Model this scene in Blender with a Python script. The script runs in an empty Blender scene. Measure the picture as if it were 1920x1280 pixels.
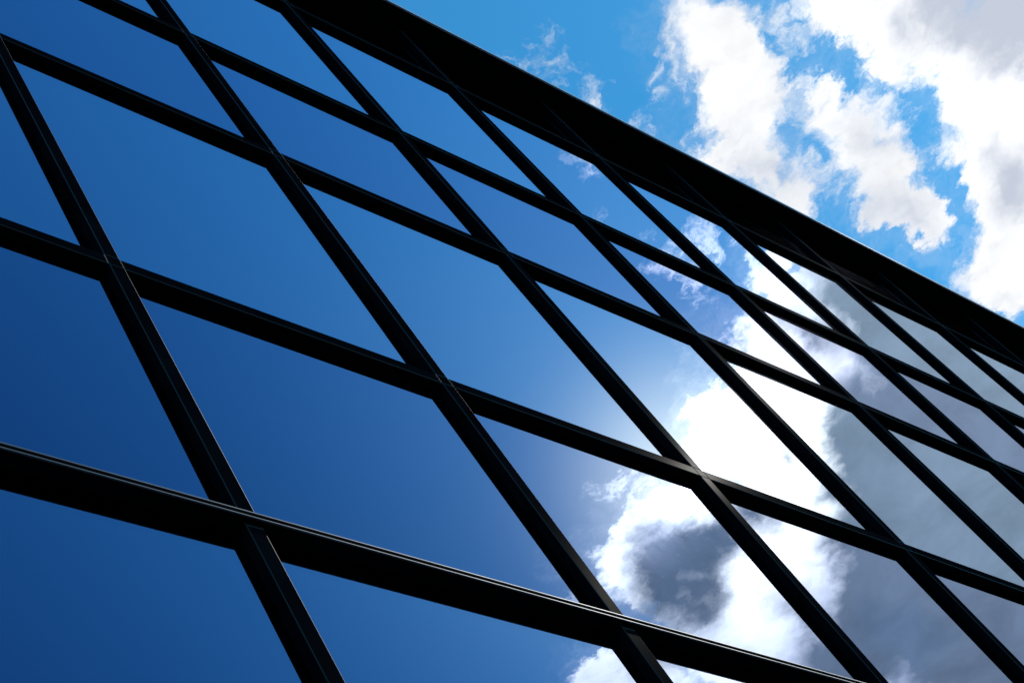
import bpy, bmesh, math, random
from mathutils import Vector, Matrix

random.seed(7)
scene = bpy.context.scene
col = scene.collection

# ------------------------------------------------------------------ camera
CAM_H = 1.6                     # eye height above the paving
S = 2.15                        # metres from the camera to the glass
cam_data = bpy.data.cameras.new('camera')
cam = bpy.data.objects.new('camera', cam_data)
col.objects.link(cam)
cam_data.sensor_width = 36.0
cam_data.lens = 63.455
cam_data.clip_start = 0.05
cam_data.clip_end = 5000.0
right = Vector((0.7406901, -0.5259846, -0.4179933))
down = Vector((0.2876869, 0.8105382, -0.5101608))
fwd = Vector((0.6071363, 0.2576199, 0.7516765))
m = Matrix((right, -down, -fwd)).transposed().to_4x4()
m.translation = Vector((0, 0, CAM_H))
cam.matrix_world = m
scene.camera = cam

# ------------------------------------------------------------------ light, sky, exposure
scene.view_settings.view_transform = 'Standard'
scene.view_settings.look = 'None'
scene.view_settings.exposure = 0.0
scene.view_settings.gamma = 1.0

SUN_DIR = Vector((0.6970, -0.2711, 0.6639)).normalized()
sun_data = bpy.data.lights.new('sun', 'SUN')
sun_data.energy = 2.0
sun_data.angle = math.radians(0.5)
sun_data.color = (1.0, 0.96, 0.89)
sun = bpy.data.objects.new('sun', sun_data)
sun.rotation_euler = SUN_DIR.to_track_quat('Z', 'Y').to_euler()
sun.location = (30, -20, 40)
col.objects.link(sun)

SKY_STRENGTH = 0.1
# cloud layer: ellipses (centre x, centre y, half axes, heading) in units of the layer height
COVER = [[0.917,0.0787,0.0315,0.0164,3.0859],
  [0.9194,0.1127,0.0334,0.0241,-3.0069],
  [0.9832,0.1244,0.0229,0.0161,-2.996],
  [0.993,0.0645,0.0341,0.0198,-3.0952],
  [0.9826,-0.032,0.0412,0.0204,2.8265],
  [1.0821,0.061,0.0253,0.0149,2.9963],
  [1.1019,0.1245,0.0346,0.0225,-3.0818],
  [0.8051,0.0771,0.0425,0.0326,-3.012],
  [0.8401,0.0922,0.0521,0.0353,2.9957],
  [0.8836,0.0956,0.0305,0.0201,2.9999],
  [0.9499,0.1405,0.0341,0.0242,-3.0261],
  [0.875,0.1201,0.0459,0.0287,2.948],
  [0.9188,0.1366,0.0461,0.0294,-2.9853],
  [0.8879,0.1495,0.0387,0.0179,3.098],
  [0.9571,0.1595,0.0339,0.0221,-2.9676],
  [0.8908,0.0971,0.0367,0.0225,2.9356],
  [0.9669,0.0853,0.0477,0.0373,-2.9651],
  [1.0146,0.1016,0.0585,0.0344,-2.9892],
  [1.0735,0.128,0.0524,0.0252,-3.0765],
  [0.9303,0.0659,0.0316,0.0098,3.0277],
  [0.9342,0.002,0.0961,0.0297,2.8517],
  [0.9903,0.0063,0.0817,0.0319,2.9682],
  [1.0673,0.0005,0.0831,0.0562,-2.9238],
  [1.1474,0.0568,0.0819,0.0426,0.5849],
  [1.2085,0.123,0.0711,0.0448,-2.8473],
  [1.1888,0.1414,0.0379,0.0238,0.347],
  [1.0523,-0.0552,0.077,0.0426,0.5659],
  [0.9879,-0.2096,0.0281,0.0186,2.8772],
  [1.0209,-0.2254,0.0456,0.0252,2.9027],
  [1.0217,-0.2563,0.0319,0.0232,2.8827],
  [1.0874,-0.2705,0.0837,0.0397,2.9996],
  [1.0395,-0.2923,0.0472,0.0215,2.9071],
  [1.0511,-0.3371,0.0494,0.0311,2.9153],
  [1.0873,-0.3643,0.0657,0.0399,-3.1392],
  [1.066,-0.4186,0.0605,0.0312,-2.8117],
  [1.0413,-0.4484,0.0399,0.0275,2.7342],
  [1.0503,-0.4886,0.0509,0.0336,2.7098],
  [1.0878,-0.4784,0.0797,0.0524,2.8279],
  [1.1055,-0.5089,0.0838,0.0305,3.0912],
  [1.105,-0.5933,0.043,0.0286,-2.9122],
  [1.1514,-0.6012,0.0724,0.0439,2.9903],
  [1.1731,-0.4491,0.118,0.0747,2.7715],
  [1.2145,-0.348,0.1756,0.1076,2.72],
  [1.2172,-0.2313,0.1991,0.1006,3.0039],
  [1.409,-0.3843,0.2592,0.1506,2.855],
  [1.1021,-0.1953,0.1095,0.0475,3.008],
  [1.3138,-0.5254,0.1764,0.0677,-3.0072],
  [1.2452,-0.5164,0.1297,0.0535,-3.0118],
  [1.2218,-0.1511,0.1755,0.0895,3.045],
  [1.1455,-0.5166,0.0779,0.0318,3.1297]]
GAPS = [[0.8428,0.0401,0.0149,0.0113,0.655],
  [0.8701,0.0541,0.0279,0.0112,-3.0868],
  [0.9049,0.0514,0.0208,0.0057,3.0748],
  [0.9489,0.0483,0.0381,0.005,-3.1305],
  [1.0191,0.0484,0.0261,0.0111,0.5159],
  [0.9239,0.1024,0.0179,0.0054,1.0496],
  [0.9569,0.1207,0.022,0.0059,0.5071],
  [1.001,0.1398,0.0218,0.0116,0.3026],
  [1.0624,0.1528,0.04,0.0094,3.124],
  [1.0984,0.0903,0.0194,0.0092,0.4737],
  [1.1423,0.1191,0.0251,0.0078,0.9266],
  [1.1217,0.1545,0.0333,0.0104,-3.1234],
  [0.83,0.1335,0.0292,0.0051,0.7955],
  [0.8493,0.1448,0.0094,0.0063,2.6135],
  [1.067,-0.3958,0.0057,0.0031,-3.0356]]
WISPS = [[0.693,0.152,0.0139,0.0079,-3.0701],
  [0.7574,0.1627,0.0269,0.0052,-3.1252],
  [0.7352,0.1571,0.0127,0.0044,-3.092],
  [0.7858,0.1187,0.0062,0.0025,0.8516],
  [0.7855,0.0732,0.0265,0.0153,2.8412],
  [0.8626,0.0508,0.024,0.0156,2.955],
  [0.9741,0.0513,0.0334,0.0157,-3.1282],
  [1.0154,0.067,0.0274,0.0169,3.0094],
  [0.8582,0.0796,0.0289,0.0196,3.0086],
  [0.9691,0.1302,0.0324,0.0168,0.4153],
  [0.9135,-0.2148,0.0132,0.0104,2.8817],
  [0.9109,-0.2423,0.0155,0.0048,2.9333],
  [0.7777,-0.2044,0.0096,0.005,2.311],
  [1.0056,-0.5304,0.0072,0.0049,2.8872],
  [0.9624,-0.2018,0.0149,0.0065,2.9534],
  [1.0002,-0.4161,0.0215,0.0102,-2.9664]]
SHADE = [[1.0339,-0.049,0.1115,0.046,2.9282],
  [1.0648,-0.0467,0.0517,0.0324,3.0315],
  [1.158,0.0525,0.0338,0.0196,0.4879],
  [0.9966,0.0823,0.0148,0.0064,-3.1153],
  [1.07,0.1242,0.0184,0.0067,-3.1007],
  [0.937,0.1434,0.0143,0.0072,-3.0709]]
GREY = [[1.0824,-0.4799,0.0658,0.0328,2.398],
  [1.103,-0.4626,0.0457,0.0295,2.7107],
  [1.118,-0.4397,0.0338,0.0217,2.9499],
  [1.137,-0.496,0.0379,0.0241,2.7315],
  [1.1075,-0.5156,0.035,0.0224,2.9353],
  [1.1073,-0.5263,0.0378,0.0245,2.8277],
  [1.133,-0.5307,0.0459,0.0279,3.0407],
  [1.0473,-0.4552,0.0241,0.016,2.7325],
  [1.1476,-0.5191,0.0426,0.0257,3.0421],
  [1.1116,-0.5402,0.0309,0.02,2.8482],
  [1.1269,-0.5485,0.0506,0.0303,3.0553],
  [1.0825,-0.5091,0.0381,0.0171,2.3516],
  [1.2802,-0.4919,0.0347,0.0141,2.9152],
  [1.3759,-0.445,0.1241,0.0728,2.8773],
  [1.2806,-0.3949,0.0672,0.0541,-2.9925],
  [1.3387,-0.3472,0.1665,0.0996,2.9122],
  [1.2203,-0.2819,0.1201,0.0598,2.9208],
  [1.1531,-0.2422,0.0683,0.0355,2.9357],
  [1.0837,-0.1942,0.0732,0.0267,3.0464],
  [1.2461,-0.2214,0.1741,0.0831,3.0189],
  [1.4904,-0.3953,0.2306,0.1284,2.7954],
  [1.1936,-0.3252,0.0848,0.0356,2.5052],
  [1.1285,-0.3525,0.0178,0.01,2.9071],
  [1.1036,-0.3852,0.0196,0.007,-3.068],
  [1.2089,-0.3704,0.0352,0.0214,3.0447],
  [1.1359,-0.4136,0.029,0.0186,2.948],
  [1.3711,-0.5185,0.0874,0.0425,-3.1128],
  [1.3998,-0.2418,0.23,0.1312,2.7787],
  [1.0814,-0.203,0.0507,0.0214,3.0052],
  [1.0691,-0.2499,0.0421,0.0146,2.9411],
  [1.0977,-0.2398,0.0326,0.0217,2.9072]]
DARK = [[1.0867,-0.4729,0.0588,0.0319,2.7884],
  [1.1106,-0.4488,0.0317,0.0202,3.0011],
  [1.102,-0.5128,0.0312,0.0188,2.8111],
  [1.413,-0.4751,0.0757,0.0323,2.9925]]
LIT = [[1.2072,-0.4763,0.0682,0.0283,-1.6421],
  [1.1431,-0.3732,0.0233,0.0119,3.112],
  [1.0533,-0.415,0.0304,0.0106,-2.9103],
  [1.2122,-0.5464,0.088,0.0256,-3.1146],
  [1.1167,-0.2614,0.0171,0.0071,3.021],
  [1.2377,-0.4314,0.0363,0.0172,2.5758]]



def build_sky():
    w = bpy.data.worlds.new('World')
    scene.world = w
    w.use_nodes = True
    nt = w.node_tree
    nt.nodes.clear()
    N = nt.nodes.new
    L = nt.links.new

    def put(sock, v):
        if isinstance(v, bpy.types.NodeSocket):
            L(v, sock)
        else:
            sock.default_value = v

    def mth(op, a, b=0.0, c=0.0, clamp=False):
        n = N('ShaderNodeMath'); n.operation = op; n.use_clamp = clamp
        put(n.inputs[0], a); put(n.inputs[1], b); put(n.inputs[2], c)
        return n.outputs[0]

    def vec(op, a, b=(0, 0, 0)):
        n = N('ShaderNodeVectorMath'); n.operation = op
        put(n.inputs[0], a)
        if op == 'SCALE':
            put(n.inputs['Scale'], b)
        else:
            put(n.inputs[1], b)
        return n.outputs['Value'] if op in ('LENGTH', 'DOT_PRODUCT') else n.outputs['Vector']

    def smooth(v, lo, hi, a=0.0, b=1.0):
        n = N('ShaderNodeMapRange'); n.interpolation_type = 'SMOOTHSTEP'
        put(n.inputs['Value'], v)
        n.inputs['From Min'].default_value = lo; n.inputs['From Max'].default_value = hi
        n.inputs['To Min'].default_value = a; n.inputs['To Max'].default_value = b
        return n.outputs['Result']

    def noise(v, scale, detail, rough=0.55, dist=0.0, color=False):
        n = N('ShaderNodeTexNoise'); n.noise_dimensions = '3D'
        put(n.inputs['Vector'], v)
        n.inputs['Scale'].default_value = scale; n.inputs['Detail'].default_value = detail
        n.inputs['Roughness'].default_value = rough; n.inputs['Distortion'].default_value = dist
        return n.outputs['Color'] if color else n.outputs['Fac']

    def mix(f, a, b):
        n = N('ShaderNodeMix'); n.data_type = 'RGBA'
        put(n.inputs['Factor'], f); put(n.inputs[6], a); put(n.inputs[7], b)
        return n.outputs[2]

    def rgb(r, g, b):
        n = N('ShaderNodeRGB'); n.outputs[0].default_value = (r, g, b, 1)
        return n.outputs[0]

    tc = N('ShaderNodeTexCoord')
    d = tc.outputs['Generated']
    sep = N('ShaderNodeSeparateXYZ'); L(d, sep.inputs[0])
    z = mth('MAXIMUM', sep.outputs[2], 0.06)
    cmb = N('ShaderNodeCombineXYZ')
    L(mth('DIVIDE', sep.outputs[0], z), cmb.inputs[0])
    L(mth('DIVIDE', sep.outputs[1], z), cmb.inputs[1])
    p = cmb.outputs[0]                       # where the ray meets the cloud layer

    # clear sky
    sky = N('ShaderNodeTexSky'); sky.sky_type = 'NISHITA'; sky.sun_disc = False
    sky.sun_elevation = math.asin(SUN_DIR.z)
    sky.sun_rotation = math.atan2(SUN_DIR.x, SUN_DIR.y)
    sky.altitude = 200; sky.air_density = 1.0; sky.dust_density = 0.2; sky.ozone_density = 4.0
    L(d, sky.inputs[0]) if sky.inputs else None
    hs = N('ShaderNodeHueSaturation')
    hs.inputs['Hue'].default_value = 0.5
    hs.inputs['Saturation'].default_value = 1.0
    hs.inputs['Value'].default_value = 1.0
    L(sky.outputs[0], hs.inputs['Color'])
    clear = vec('MULTIPLY', hs.outputs[0], (0.38, 1.5, 1.75))          # very clear, deep blue air
    cosun = vec('DOT_PRODUCT', d, tuple(SUN_DIR))
    one_minus = mth('SUBTRACT', 1.0, cosun)

    def lobe(k):
        return mth('POWER', math.e, mth('MULTIPLY', one_minus, -k))
    # haze round the sun
    aur = mth('ADD', mth('MULTIPLY', lobe(100.0), 2.0), mth('MULTIPLY', lobe(650.0), 21.0))
    n = N('ShaderNodeMix'); n.data_type = 'RGBA'; n.blend_type = 'ADD'
    n.inputs['Factor'].default_value = 1.0
    L(clear, n.inputs[6]); L(vec('SCALE', rgb(1.0, 0.80, 0.38), aur), n.inputs[7])
    clear = n.outputs[2]

    # ragged edges: the layer coordinates are pushed about by noise
    w1 = vec('SCALE', vec('SUBTRACT', noise(p, 16.0, 5.0, 0.6, color=True), (0.5, 0.5, 0.5)), 0.075)
    w2 = vec('SCALE', vec('SUBTRACT', noise(p, 75.0, 6.0, 0.62, color=True), (0.5, 0.5, 0.5)), 0.022)
    pw = vec('ADD', p, vec('ADD', w1, w2))
    pl = vec('ADD', p, vec('SCALE', w1, 0.9))
    fib = mth('SUBTRACT', noise(pw, 42.0, 9.0, 0.62, 0.3), 0.5)
    broad = mth('SUBTRACT', noise(p, 11.0, 7.0, 0.6, 0.4), 0.5)
    billow = mth('SUBTRACT', noise(pl, 26.0, 8.0, 0.58, 0.6), 0.5)

    def field(items, src, k):
        acc = None
        for cx, cy, a, b, th in items:
            mp = N('ShaderNodeMapping'); mp.vector_type = 'TEXTURE'
            here = src
            if acc is not None:              # evaluate one cloud after the other (keeps the shader's memory small)
                here = N('ShaderNodeVectorMath'); here.operation = 'MULTIPLY_ADD'
                L(acc, here.inputs[0]); here.inputs[1].default_value = (0, 0, 1e-7); L(src, here.inputs[2])
                here = here.outputs[0]
            L(here, mp.inputs['Vector'])
            mp.inputs['Location'].default_value = (cx, cy, 0)
            mp.inputs['Rotation'].default_value = (0, 0, th)
            mp.inputs['Scale'].default_value = (a, b, 1)
            ln = vec('LENGTH', mp.outputs[0])
            r = min(a, b)
            v = mth('MULTIPLY_ADD', ln, -r, r)
            acc = v if acc is None else mth('SMOOTH_MAX', acc, v, k)
        return acc

    cover = field(COVER, pw, 0.012)
    gaps = field(GAPS, pw, 0.006)
    solid = mth('MINIMUM', cover, mth('MULTIPLY', gaps, -1.0))
    solid = mth('ADD', solid, mth('MULTIPLY', fib, 0.030))
    soft = smooth(noise(p, 7.0, 3.0, 0.5), 0.38, 0.66)          # some edges crisp, some frayed
    er = N('ShaderNodeMapRange'); er.interpolation_type = 'SMOOTHSTEP'
    put(er.inputs['Value'], solid)
    put(er.inputs['From Min'], mth('MULTIPLY_ADD', soft, -0.006, -0.003))
    put(er.inputs['From Max'], mth('MULTIPLY_ADD', soft, 0.011, 0.008))
    a_solid = er.outputs['Result']
    wisp = mth('ADD', field(WISPS, pw, 0.006), mth('MULTIPLY', fib, 0.085))
    a_wisp = mth('MULTIPLY', smooth(wisp, -0.010, 0.028), 0.82)
    alpha = mth('MAXIMUM', a_solid, a_wisp)
    veil = mth('ADD', cover, mth('MULTIPLY', fib, 0.05))                 # thin milky air round the cumulus
    alpha = mth('MAXIMUM', alpha, mth('MULTIPLY', smooth(veil, -0.030, 0.016), mth('MULTIPLY_ADD', fib, 0.35, 0.13)))
    # fair-weather cumulus over the rest of the sky
    away = mth('MULTIPLY', vec('LENGTH', vec('MULTIPLY', vec('ADD', p, (-0.92, 0.24, 0.0)), (1.0, 1.45, 0.0))), 1.0)
    rest = noise(vec('SCALE', pw, 1.0), 1.7, 8.0, 0.58, 0.2)
    rest = mth('MULTIPLY', smooth(rest, 0.56, 0.66), smooth(away, 0.85, 1.25))
    alpha = mth('MAXIMUM', alpha, rest)

    grey = mth('ADD', field(GREY, pl, 0.014), mth('MULTIPLY', billow, 0.030))
    lit = mth('ADD', field(LIT, pl, 0.010), mth('MULTIPLY', billow, 0.04))
    g = mth('MULTIPLY', smooth(grey, -0.016, 0.018), mth('SUBTRACT', 1.0, mth('MULTIPLY', smooth(lit, -0.018, 0.024), 0.85)))

    shade = mth('ADD', field(SHADE, pl, 0.014), mth('MULTIPLY', billow, 0.06))
    s = smooth(shade, -0.030, 0.022)
    mott = mth('MULTIPLY', smooth(noise(pl, 19.0, 6.0, 0.52, 0.4), 0.44, 0.74), 0.34)     # faint shading inside the white
    s = mth('MAXIMUM', s, mott)

    # white parts brighten towards the sun, thick parts stay grey
    glow = mth('ADD', mth('MULTIPLY', lobe(60.0), 1.0), mth('MULTIPLY', lobe(400.0), 1.0))
    wl = mth('MULTIPLY', mth('ADD', 1.0, mth('MULTIPLY', glow, 3.6)), mth('ADD', 1.0, mth('MULTIPLY', broad, 0.35)))
    wl = mth('MULTIPLY', wl, mth('ADD', 1.0, mth('MULTIPLY', billow, 0.45)))
    sunlit = mix(mth('MINIMUM', mth('MULTIPLY', glow, 0.8), 1.0), rgb(*(0.93, 0.945, 0.97)), rgb(1.0, 0.93, 0.70))
    white = vec('SCALE', sunlit, mth('DIVIDE', wl, SKY_STRENGTH))
    gl = mth('ADD', 1.0, mth('MULTIPLY', broad, 1.3))
    gl = mth('ADD', gl, mth('MULTIPLY', lobe(9.0), 0.3))
    dark = mth('ADD', field(DARK, pl, 0.010), mth('MULTIPLY', billow, 0.05))
    both = mix(smooth(dark, -0.018, 0.026), rgb(*(0.395, 0.485, 0.50)), rgb(*(0.335, 0.455, 0.50)))
    greyc = vec('SCALE', both, mth('DIVIDE', gl, SKY_STRENGTH))
    white = mix(s, white, vec('SCALE', rgb(0.57, 0.62, 0.73), 1.0 / SKY_STRENGTH))
    cloud = mix(g, white, greyc)
    final = mix(alpha, clear, cloud)
    bg = N('ShaderNodeBackground'); bg.inputs['Strength'].default_value = SKY_STRENGTH
    L(final, bg.inputs['Color'])
    out = N('ShaderNodeOutputWorld'); L(bg.outputs[0], out.inputs['Surface'])


build_sky()
scene.cycles.max_bounces = 10
scene.cycles.glossy_bounces = 6
scene.cycles.transparent_max_bounces = 16
scene.cycles.sample_clamp_indirect = 1.6
scene.cycles.sample_clamp_direct = 3.0


# ------------------------------------------------------------------ materials
class Mat:
    def __init__(self, name):
        self.m = bpy.data.materials.new(name)
        self.m.use_nodes = True
        self.nt = self.m.node_tree
        self.nt.nodes.clear()
        self.out = self.nt.nodes.new('ShaderNodeOutputMaterial')

    def n(self, t, **kw):
        node = self.nt.nodes.new(t)
        for k, v in kw.items():
            setattr(node, k, v)
        return node

    def l(self, a, b):
        self.nt.links.new(a, b)


def painted_metal(name, base, rough, spec, metallic=0.0, var=0.25):
    M = Mat(name)
    b = M.n('ShaderNodeBsdfPrincipled')
    tc = M.n('ShaderNodeTexCoord')
    no = M.n('ShaderNodeTexNoise')
    no.inputs['Scale'].default_value = 3.0; no.inputs['Detail'].default_value = 8.0
    M.l(tc.outputs['Object'], no.inputs['Vector'])
    r = M.n('ShaderNodeMapRange')
    r.inputs['To Min'].default_value = rough * (1 - var); r.inputs['To Max'].default_value = rough * (1 + var)
    M.l(no.outputs['Fac'], r.inputs['Value'])
    M.l(r.outputs[0], b.inputs['Roughness'])
    c = M.n('ShaderNodeMapRange')
    M.l(no.outputs['Fac'], c.inputs['Value'])
    c.inputs['To Min'].default_value = 0.7; c.inputs['To Max'].default_value = 1.3
    sc = M.n('ShaderNodeVectorMath', operation='SCALE')
    sc.inputs[0].default_value = base
    M.l(c.outputs[0], sc.inputs['Scale'])
    M.l(sc.outputs[0], b.inputs['Base Color'])
    b.inputs['Specular IOR Level'].default_value = spec
    b.inputs['Metallic'].default_value = metallic
    M.l(b.outputs[0], M.out.inputs['Surface'])
    return M.m


def satin_trim(name):
    M = Mat(name)
    d = M.n('ShaderNodeBsdfDiffuse')
    tc = M.n('ShaderNodeTexCoord')
    no = M.n('ShaderNodeTexNoise'); no.inputs['Scale'].default_value = 6.0; no.inputs['Detail'].default_value = 8.0
    M.l(tc.outputs['Object'], no.inputs['Vector'])
    cr = M.n('ShaderNodeValToRGB')
    cr.color_ramp.elements[0].color = (0.5, 0.5, 0.54, 1); cr.color_ramp.elements[0].position = 0.3
    cr.color_ramp.elements[1].color = (0.82, 0.82, 0.85, 1); cr.color_ramp.elements[1].position = 0.7
    M.l(no.outputs['Fac'], cr.inputs[0]); M.l(cr.outputs[0], d.inputs['Color'])
    g = M.n('ShaderNodeBsdfGlossy'); g.inputs['Roughness'].default_value = 0.06
    g.inputs['Color'].default_value = (0.8, 0.84, 0.92, 1)
    mx = M.n('ShaderNodeMixShader'); mx.inputs[0].default_value = 0.42
    M.l(d.outputs[0], mx.inputs[1]); M.l(g.outputs[0], mx.inputs[2])
    M.l(mx.outputs[0], M.out.inputs['Surface'])
    return M.m


def matte_coat(name, base):
    """Dead-matt powder coat with faint dust streaks."""
    M = Mat(name)
    b = M.n('ShaderNodeBsdfDiffuse'); b.inputs['Roughness'].default_value = 0.6
    tc = M.n('ShaderNodeTexCoord')
    no = M.n('ShaderNodeTexNoise'); no.inputs['Scale'].default_value = 5.0; no.inputs['Detail'].default_value = 9.0
    M.l(tc.outputs['Object'], no.inputs['Vector'])
    c = M.n('ShaderNodeMapRange'); M.l(no.outputs['Fac'], c.inputs['Value'])
    c.inputs['From Min'].default_value = 0.3; c.inputs['From Max'].default_value = 0.7
    c.inputs['To Min'].default_value = 0.6; c.inputs['To Max'].default_value = 1.5
    sc = M.n('ShaderNodeVectorMath', operation='SCALE'); sc.inputs[0].default_value = base
    M.l(c.outputs[0], sc.inputs['Scale']); M.l(sc.outputs[0], b.inputs['Color'])
    g = M.n('ShaderNodeBsdfGlossy'); g.inputs['Roughness'].default_value = 0.18
    g.inputs['Color'].default_value = (1, 1, 1, 1)
    mx = M.n('ShaderNodeMixShader'); mx.inputs[0].default_value = 0.0005
    M.l(b.outputs[0], mx.inputs[1]); M.l(g.outputs[0], mx.inputs[2])
    M.l(mx.outputs[0], M.out.inputs['Surface'])
    return M.m


def glass(name, gains, powers, through):
    """Coated facade glass: mirrors by Fresnel, the rest passes (tinted) to the dark room behind; dust and a few specks."""
    M = Mat(name)
    geo = M.n('ShaderNodeNewGeometry')
    lw = M.n('ShaderNodeLayerWeight'); lw.inputs['Blend'].default_value = 0.5     # facing = 1 - cos of the angle of view
    # inner face of the pane mirrors far less than the coated outer face
    bf = M.n('ShaderNodeMath', operation='MULTIPLY_ADD')
    M.l(geo.outputs['Backfacing'], bf.inputs[0]); bf.inputs[1].default_value = -0.62; bf.inputs[2].default_value = 1.0
    rc = M.n('ShaderNodeCombineColor'); tc_ = M.n('ShaderNodeCombineColor')
    for i in range(3):                              # the coating mirrors blue sooner than red
        p_ = M.n('ShaderNodeMath', operation='POWER'); M.l(lw.outputs['Facing'], p_.inputs[0]); p_.inputs[1].default_value = powers[i]
        g_ = M.n('ShaderNodeMath', operation='MULTIPLY'); M.l(p_.outputs[0], g_.inputs[0]); g_.inputs[1].default_value = gains[i]
        r_ = M.n('ShaderNodeMath', operation='MULTIPLY'); M.l(g_.outputs[0], r_.inputs[0]); M.l(bf.outputs[0], r_.inputs[1])
        M.l(r_.outputs[0], rc.inputs[i])
        q_ = M.n('ShaderNodeMath', operation='MULTIPLY_ADD'); M.l(r_.outputs[0], q_.inputs[0])
        q_.inputs[1].default_value = -through[i]; q_.inputs[2].default_value = through[i]
        M.l(q_.outputs[0], tc_.inputs[i])
    gl = M.n('ShaderNodeBsdfGlossy'); gl.inputs['Roughness'].default_value = 0.0
    M.l(rc.outputs[0], gl.inputs['Color'])
    # slightly soiled: a weak wide lobe that shows only next to the sun
    hz = M.n('ShaderNodeBsdfGlossy'); hz.inputs['Roughness'].default_value = 0.12
    M.l(rc.outputs[0], hz.inputs['Color'])
    tc = M.n('ShaderNodeTexCoord')
    oi = M.n('ShaderNodeObjectInfo')
    off = M.n('ShaderNodeVectorMath', operation='ADD')
    M.l(tc.outputs['Object'], off.inputs[0]); M.l(oi.outputs['Location'], off.inputs[1])
    smear = M.n('ShaderNodeTexNoise'); smear.inputs['Scale'].default_value = 2.2; smear.inputs['Detail'].default_value = 10
    smear.inputs['Roughness'].default_value = 0.68
    M.l(off.outputs[0], smear.inputs['Vector'])
    sm = M.n('ShaderNodeMapRange')
    sm.inputs['From Min'].default_value = 0.35; sm.inputs['From Max'].default_value = 0.75
    sm.inputs['To Min'].default_value = 0.0; sm.inputs['To Max'].default_value = 0.004
    M.l(smear.outputs['Fac'], sm.inputs['Value'])
    mixh = M.n('ShaderNodeMixShader')
    M.l(sm.outputs[0], mixh.inputs[0]); M.l(gl.outputs[0], mixh.inputs[1]); M.l(hz.outputs[0], mixh.inputs[2])
    tr = M.n('ShaderNodeBsdfTransparent'); M.l(tc_.outputs[0], tr.inputs['Color'])
    mg = M.n('ShaderNodeAddShader')
    M.l(tr.outputs[0], mg.inputs[0]); M.l(mixh.outputs[0], mg.inputs[1])

    # dust grains: pale where the sun rakes them
    def grains(scale, radius, keep, seed):
        ad = M.n('ShaderNodeVectorMath', operation='ADD'); ad.inputs[1].default_value = (seed, seed * 1.7, seed * 0.3)
        M.l(off.outputs[0], ad.inputs[0])
        v = M.n('ShaderNodeTexVoronoi'); v.inputs['Scale'].default_value = scale
        M.l(ad.outputs[0], v.inputs['Vector'])
        near = M.n('ShaderNodeMath', operation='LESS_THAN'); near.inputs[1].default_value = radius
        M.l(v.outputs['Distance'], near.inputs[0])
        s = M.n('ShaderNodeSeparateColor'); M.l(v.outputs['Color'], s.inputs[0])
        pick = M.n('ShaderNodeMath', operation='LESS_THAN'); pick.inputs[1].default_value = keep
        M.l(s.outputs[0], pick.inputs[0])
        a = M.n('ShaderNodeMath', operation='MULTIPLY'); M.l(near.outputs[0], a.inputs[0]); M.l(pick.outputs[0], a.inputs[1])
        return a.outputs[0]
    dust = M.n('ShaderNodeBsdfGlossy'); dust.inputs['Roughness'].default_value = 0.20
    dust.inputs['Color'].default_value = (0.8, 0.8, 0.8, 1)
    dirt = M.n('ShaderNodeBsdfDiffuse'); dirt.inputs['Color'].default_value = (0.02, 0.02, 0.025, 1)
    gw = M.n('ShaderNodeMath', operation='MULTIPLY'); gw.inputs[1].default_value = 0.022
    M.l(grains(95.0, 0.085, 0.20, 3.1), gw.inputs[0])
    m1 = M.n('ShaderNodeMixShader')
    M.l(gw.outputs[0], m1.inputs[0]); M.l(mg.outputs[0], m1.inputs[1]); M.l(dust.outputs[0], m1.inputs[2])
    gd = M.n('ShaderNodeMath', operation='MULTIPLY'); gd.inputs[1].default_value = 0.75
    M.l(grains(2.6, 0.013, 0.28, 9.4), gd.inputs[0])
    m2 = M.n('ShaderNodeMixShader')
    M.l(gd.outputs[0], m2.inputs[0]); M.l(m1.outputs[0], m2.inputs[1]); M.l(dirt.outputs[0], m2.inputs[2])
    M.l(m2.outputs[0], M.out.inputs['Surface'])
    return M.m


def rough_ground(name, dark, light, scale):
    M = Mat(name)
    b = M.n('ShaderNodeBsdfPrincipled'); b.inputs['Roughness'].default_value = 0.9
    tc = M.n('ShaderNodeTexCoord')
    no = M.n('ShaderNodeTexNoise'); no.inputs['Scale'].default_value = scale; no.inputs['Detail'].default_value = 12
    M.l(tc.outputs['Object'], no.inputs['Vector'])
    cr = M.n('ShaderNodeValToRGB')
    cr.color_ramp.elements[0].color = (*dark, 1); cr.color_ramp.elements[0].position = 0.3
    cr.color_ramp.elements[1].color = (*light, 1); cr.color_ramp.elements[1].position = 0.75
    M.l(no.outputs['Fac'], cr.inputs[0]); M.l(cr.outputs[0], b.inputs['Base Color'])
    M.l(b.outputs[0], M.out.inputs['Surface'])
    return M.m


BLACK = matte_coat('black_coated_aluminium', (0.0045, 0.005, 0.007))
EDGE = painted_metal('black_edge_highlight', (0.026, 0.022, 0.019), 0.4, 0.12)  # bevels coloured paler than the coat to paint in the edge highlights
SOFFIT = matte_coat('black_soffit_panel', (0.005, 0.0055, 0.006))
TRIM = satin_trim('pale_aluminium_trim')
LIP = painted_metal('sunlit_aluminium_lip', (0.10, 0.10, 0.105), 0.5, 0.5, metallic=0.6)  # paler metal colour carries the sunlit lines along the fin
CLEAR = glass('blue_vision_glass', (0.66, 0.755, 0.96), (2.45, 2.3, 1.85), (0.25, 0.3, 0.32))
SPANDREL = glass('violet_blue_spandrel_glass', (0.62, 0.66, 0.92), (3.05, 2.65, 2.2), (0.12, 0.12, 0.16))
ROOM = painted_metal('dark_interior', (0.012, 0.013, 0.016), 0.9, 0.1)
ASPHALT = rough_ground('dark_asphalt', (0.03, 0.03, 0.032), (0.06, 0.06, 0.06), 9.0)
PAVING = rough_ground('grey_paving', (0.05, 0.05, 0.05), (0.09, 0.088, 0.085), 4.0)

# ------------------------------------------------------------------ mesh helpers


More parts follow.
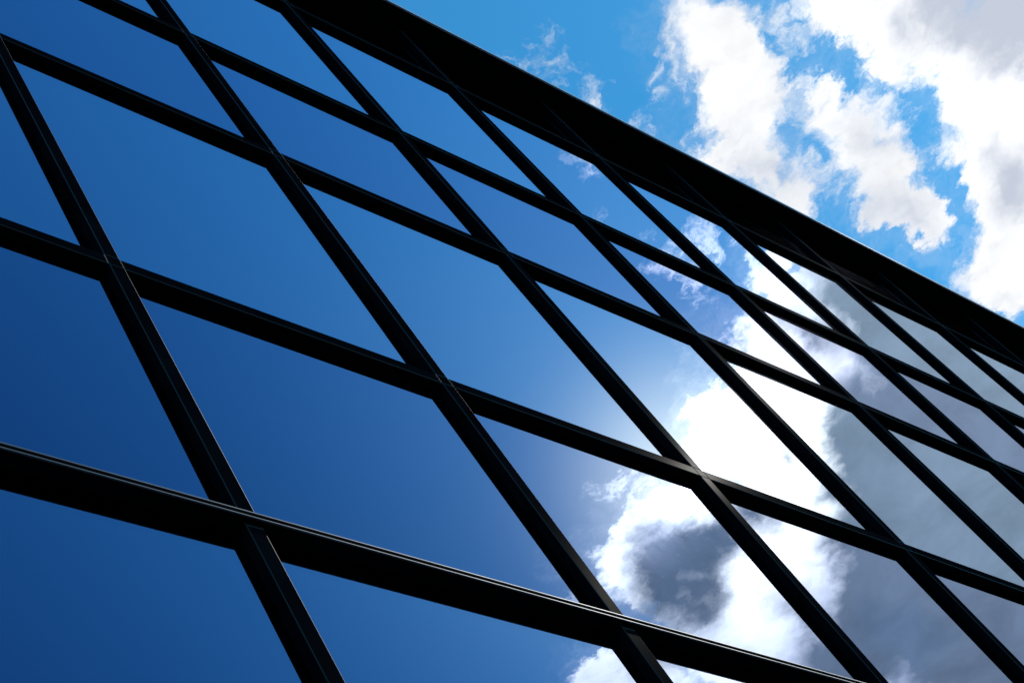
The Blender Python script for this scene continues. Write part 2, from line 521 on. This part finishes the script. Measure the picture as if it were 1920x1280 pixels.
def bevelled_box(bm, x0, x1, y0, y1, z0, z1, r=0.0, seg=2, edge=False):
    g = bmesh.ops.create_cube(bm, size=1.0)
    vs = g['verts']
    for v in vs:
        v.co = Vector(((x0 + x1) / 2 + v.co.x * (x1 - x0), (y0 + y1) / 2 + v.co.y * (y1 - y0), (z0 + z1) / 2 + v.co.z * (z1 - z0)))
    if r > 0:
        es = set()
        for v in vs:
            for e in v.link_edges:
                # only the edges on the outward (low y) face are rounded
                if all(abs(q.co.y - y0) < 1e-6 for q in e.verts):
                    es.add(e)
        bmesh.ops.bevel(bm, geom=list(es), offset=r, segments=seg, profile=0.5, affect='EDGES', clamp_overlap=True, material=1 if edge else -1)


def link(name, bm, mats, parent=None, loc=(0, 0, 0), smooth=False):
    me = bpy.data.meshes.new(name)
    bmesh.ops.recalc_face_normals(bm, faces=bm.faces)
    bm.to_mesh(me); bm.free()
    for mm in (mats if isinstance(mats, (list, tuple)) else [mats]):
        me.materials.append(mm)
    if smooth:
        for f in me.polygons:
            f.use_smooth = True
    o = bpy.data.objects.new(name, me)
    col.objects.link(o)
    o.location = loc
    if parent:
        o.parent = parent
    return o


# ------------------------------------------------------------------ ground
bm = bmesh.new()
bmesh.ops.create_grid(bm, x_segments=1, y_segments=1, size=2000)
g = link('ground', bm, ASPHALT); g['kind'] = 'structure'
bm = bmesh.new()
bevelled_box(bm, -6, 26, -1.2, S - 0.065, -0.1, 0.12)
g = link('pavement', bm, PAVING); g['kind'] = 'structure'

# ------------------------------------------------------------------ the building
BAY = 0.69751256 * S
X0 = 1.2541712 * S
FIRST, LAST = -2, 12
MX = [X0 + i * BAY for i in range(FIRST, LAST + 1)]
ZT = [CAM_H + S * z for z in (5.16460441, 4.19689474, 3.48687806, 2.51796208, 1.8060, 0.8380, 0.1270)]   # transom heights, top down
ZBASE = 0.12
ZSOFF = CAM_H + S * 5.655
WM, WT, D = 0.0289 * S, 0.0313 * S, 0.0186 * S
FIN_D, FIN_T, FIN_B = 0.0278 * S, CAM_H + S * 1.8129, CAM_H + S * 1.7990
DEEP = 0.075                                 # how far the frame runs in behind the glass
R = 0.0032                                   # edge rounding
JOINT = 0.0008

building = bpy.data.objects.new('office_building', None)
building.location = ((MX[0] + MX[-1]) / 2, S, 0)
col.objects.link(building)
building['label'] = 'black framed glass office facade mirroring blue sky and clouds under a dark roof edge'
building['category'] = 'building'
OX, OY, OZ = building.location


def part(name, bm, mats, loc=(0, 0, 0), label=None, smooth=False):
    o = link(name, bm, mats, building, Vector(loc) - Vector((OX, OY, OZ)), smooth)
    if label:
        o['label'] = label
    return o


# mullions: one upright each, made of lengths that meet at the transoms
levels = [ZSOFF] + ZT + [ZBASE]
for x in MX:
    bm = bmesh.new()
    cuts = [ZBASE]
    for z in reversed(ZT):
        cuts += [z - WT / 2, z + WT / 2]
    cuts.append(ZSOFF)
    for a, b in zip(cuts[:-1], cuts[1:]):
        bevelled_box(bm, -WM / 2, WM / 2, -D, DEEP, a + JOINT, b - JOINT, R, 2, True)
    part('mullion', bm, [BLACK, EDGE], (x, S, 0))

# transoms: one rail per level, its lengths butted between the mullions
for k, z in enumerate(ZT):
    bm = bmesh.new()
    xs = [MX[0] - BAY / 2] + MX + [MX[-1] + BAY / 2]
    for a, b in zip(MX[:-1], MX[1:]):
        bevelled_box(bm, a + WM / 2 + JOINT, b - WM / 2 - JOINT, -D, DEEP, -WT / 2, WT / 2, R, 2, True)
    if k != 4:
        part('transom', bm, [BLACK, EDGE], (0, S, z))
    else:
        # the fin level: the rail behind is as deep as the fin is thick
        bm.free()
        bm = bmesh.new()
        for a, b in zip(MX[:-1], MX[1:]):
            bevelled_box(bm, a + WM / 2 + JOINT, b - WM / 2 - JOINT, -0.004, DEEP, FIN_B - z + 0.002, FIN_T - z - 0.002, 0)
        part('transom', bm, BLACK, (0, S, z))

# the projecting fin: a shallow channel with two lips toned paler as if sunlit that runs past the mullions
bm = bmesh.new()
xa, xb = MX[0] - 0.03, MX[-1] + 0.03
h = FIN_T - FIN_B
bevelled_box(bm, xa, xb, -FIN_D + 0.006, -D - 0.0015, -h / 2, h / 2)
fin = part('sun_fin', bm, BLACK, (0, S, (FIN_T + FIN_B) / 2), 'deeper projecting rail with two bright lips')
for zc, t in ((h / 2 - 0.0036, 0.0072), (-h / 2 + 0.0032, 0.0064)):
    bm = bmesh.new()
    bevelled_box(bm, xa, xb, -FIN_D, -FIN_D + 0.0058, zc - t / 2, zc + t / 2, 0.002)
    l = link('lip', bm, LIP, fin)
# fill pieces between fin and glass in each bay (the fin is solid back to the glass)
bm = bmesh.new()
for a, b in zip(MX[:-1], MX[1:]):
    bevelled_box(bm, a + WM / 2 + JOINT, b - WM / 2 - JOINT, -D - 0.001, -0.0045, -h / 2 + 0.0005, h / 2 - 0.0005)
link('fin_web', bm, BLACK, fin)

def pane_mesh(hx, hz, th, bow, n=8):
    """A glass sheet bowed a fraction of a millimetre, as sealed units are."""
    bm = bmesh.new()
    g = []
    for side in (0.0, th):
        rows = []
        for j in range(n + 1):
            v = -1 + 2 * j / n
            rows.append([bm.verts.new((hx * (-1 + 2 * i / n), side - bow * (1 - (-1 + 2 * i / n) ** 2) * (1 - v * v), hz * v)) for i in range(n + 1)])
        g.append(rows)
    f, b = g
    for j in range(n):
        for i in range(n):
            bm.faces.new((f[j][i], f[j][i + 1], f[j + 1][i + 1], f[j + 1][i]))
            bm.faces.new((b[j][i], b[j + 1][i], b[j + 1][i + 1], b[j][i + 1]))
    for k in range(n):
        bm.faces.new((f[0][k], b[0][k], b[0][k + 1], f[0][k + 1]))
        bm.faces.new((f[n][k], f[n][k + 1], b[n][k + 1], b[n][k]))
        bm.faces.new((f[k][0], f[k + 1][0], b[k + 1][0], b[k][0]))
        bm.faces.new((f[k][n], b[k][n], b[k + 1][n], f[k + 1][n]))
    return bm


# glass: one pane per bay and level; the low levels in front of the floor slabs are spandrel glass
TH = 0.008
tops = [ZSOFF] + ZT
bots = ZT + [ZBASE]
for row, (zt, zb) in enumerate(zip(tops, bots)):
    hi = zt - (WT / 2 if row > 0 else 0.0)
    lo = zb + (WT / 2 if row < len(ZT) else 0.0)
    if row == 4:
        lo = FIN_T - 0.002
    if row == 5:
        hi = FIN_B + 0.002
    vision = row in (1, 3, 5, 7)
    for a, b in zip(MX[:-1], MX[1:]):
        x0, x1 = a + WM / 2 - 0.004, b - WM / 2 + 0.004
        cx, cz = (x0 + x1) / 2, (hi + lo) / 2
        bm = pane_mesh((x1 - x0) / 2, (hi - lo) / 2 + 0.004, TH, random.gauss(0.00018, 0.00022))
        o = part('glass_pane' if vision else 'spandrel_pane', bm, CLEAR if vision else SPANDREL, (cx, S, cz), None, True)
        o.data.set_sharp_from_angle(angle=0.6)
        t = math.radians(0.06)
        o.rotation_euler = (random.gauss(0, t), 0, random.gauss(0, t))

# roof: soffit panel, pale edge trim, roof slab behind
P = 0.085 * S
ZEDGE = ZSOFF + 0.027
bm = bmesh.new()
bevelled_box(bm, MX[0] - 0.6, MX[-1] + 0.6, -P, 6.0, 0.0, 0.05)
part('roof_soffit', bm, SOFFIT, (0, S, ZSOFF))
bm = bmesh.new()
bevelled_box(bm, MX[0] - 0.6, MX[-1] + 0.6, -0.014, 0.0, 0.0, 0.042)
part('roof_edge', bm, TRIM, (0, S - P - 0.0005, ZSOFF - 0.0005), 'pale metal strip along the roof edge')

# inside: dark room walls and floor slabs behind the spandrels
bm = bmesh.new()
bevelled_box(bm, MX[0] - 0.03, MX[-1] + 0.03, 2.8, 2.9, ZBASE, ZSOFF)
part('rear_wall', bm, ROOM, (0, S, 0))
for k in (1, 3, 5):
    bm = bmesh.new()
    bevelled_box(bm, MX[0] - 0.03, MX[-1] + 0.03, 0.12, 2.79, ZT[k + 1] - 0.02, ZT[k] + 0.02)
    part('floor_slab', bm, ROOM, (0, S, 0))
for x, nm in ((MX[0] - 0.05, 'end_wall'), (MX[-1] + 0.05, 'end_wall')):
    bm = bmesh.new()
    bevelled_box(bm, -0.018, 0.018, -D, 2.9, ZBASE, ZSOFF - 0.001)
    part('end_wall', bm, ROOM, (x, S, 0))
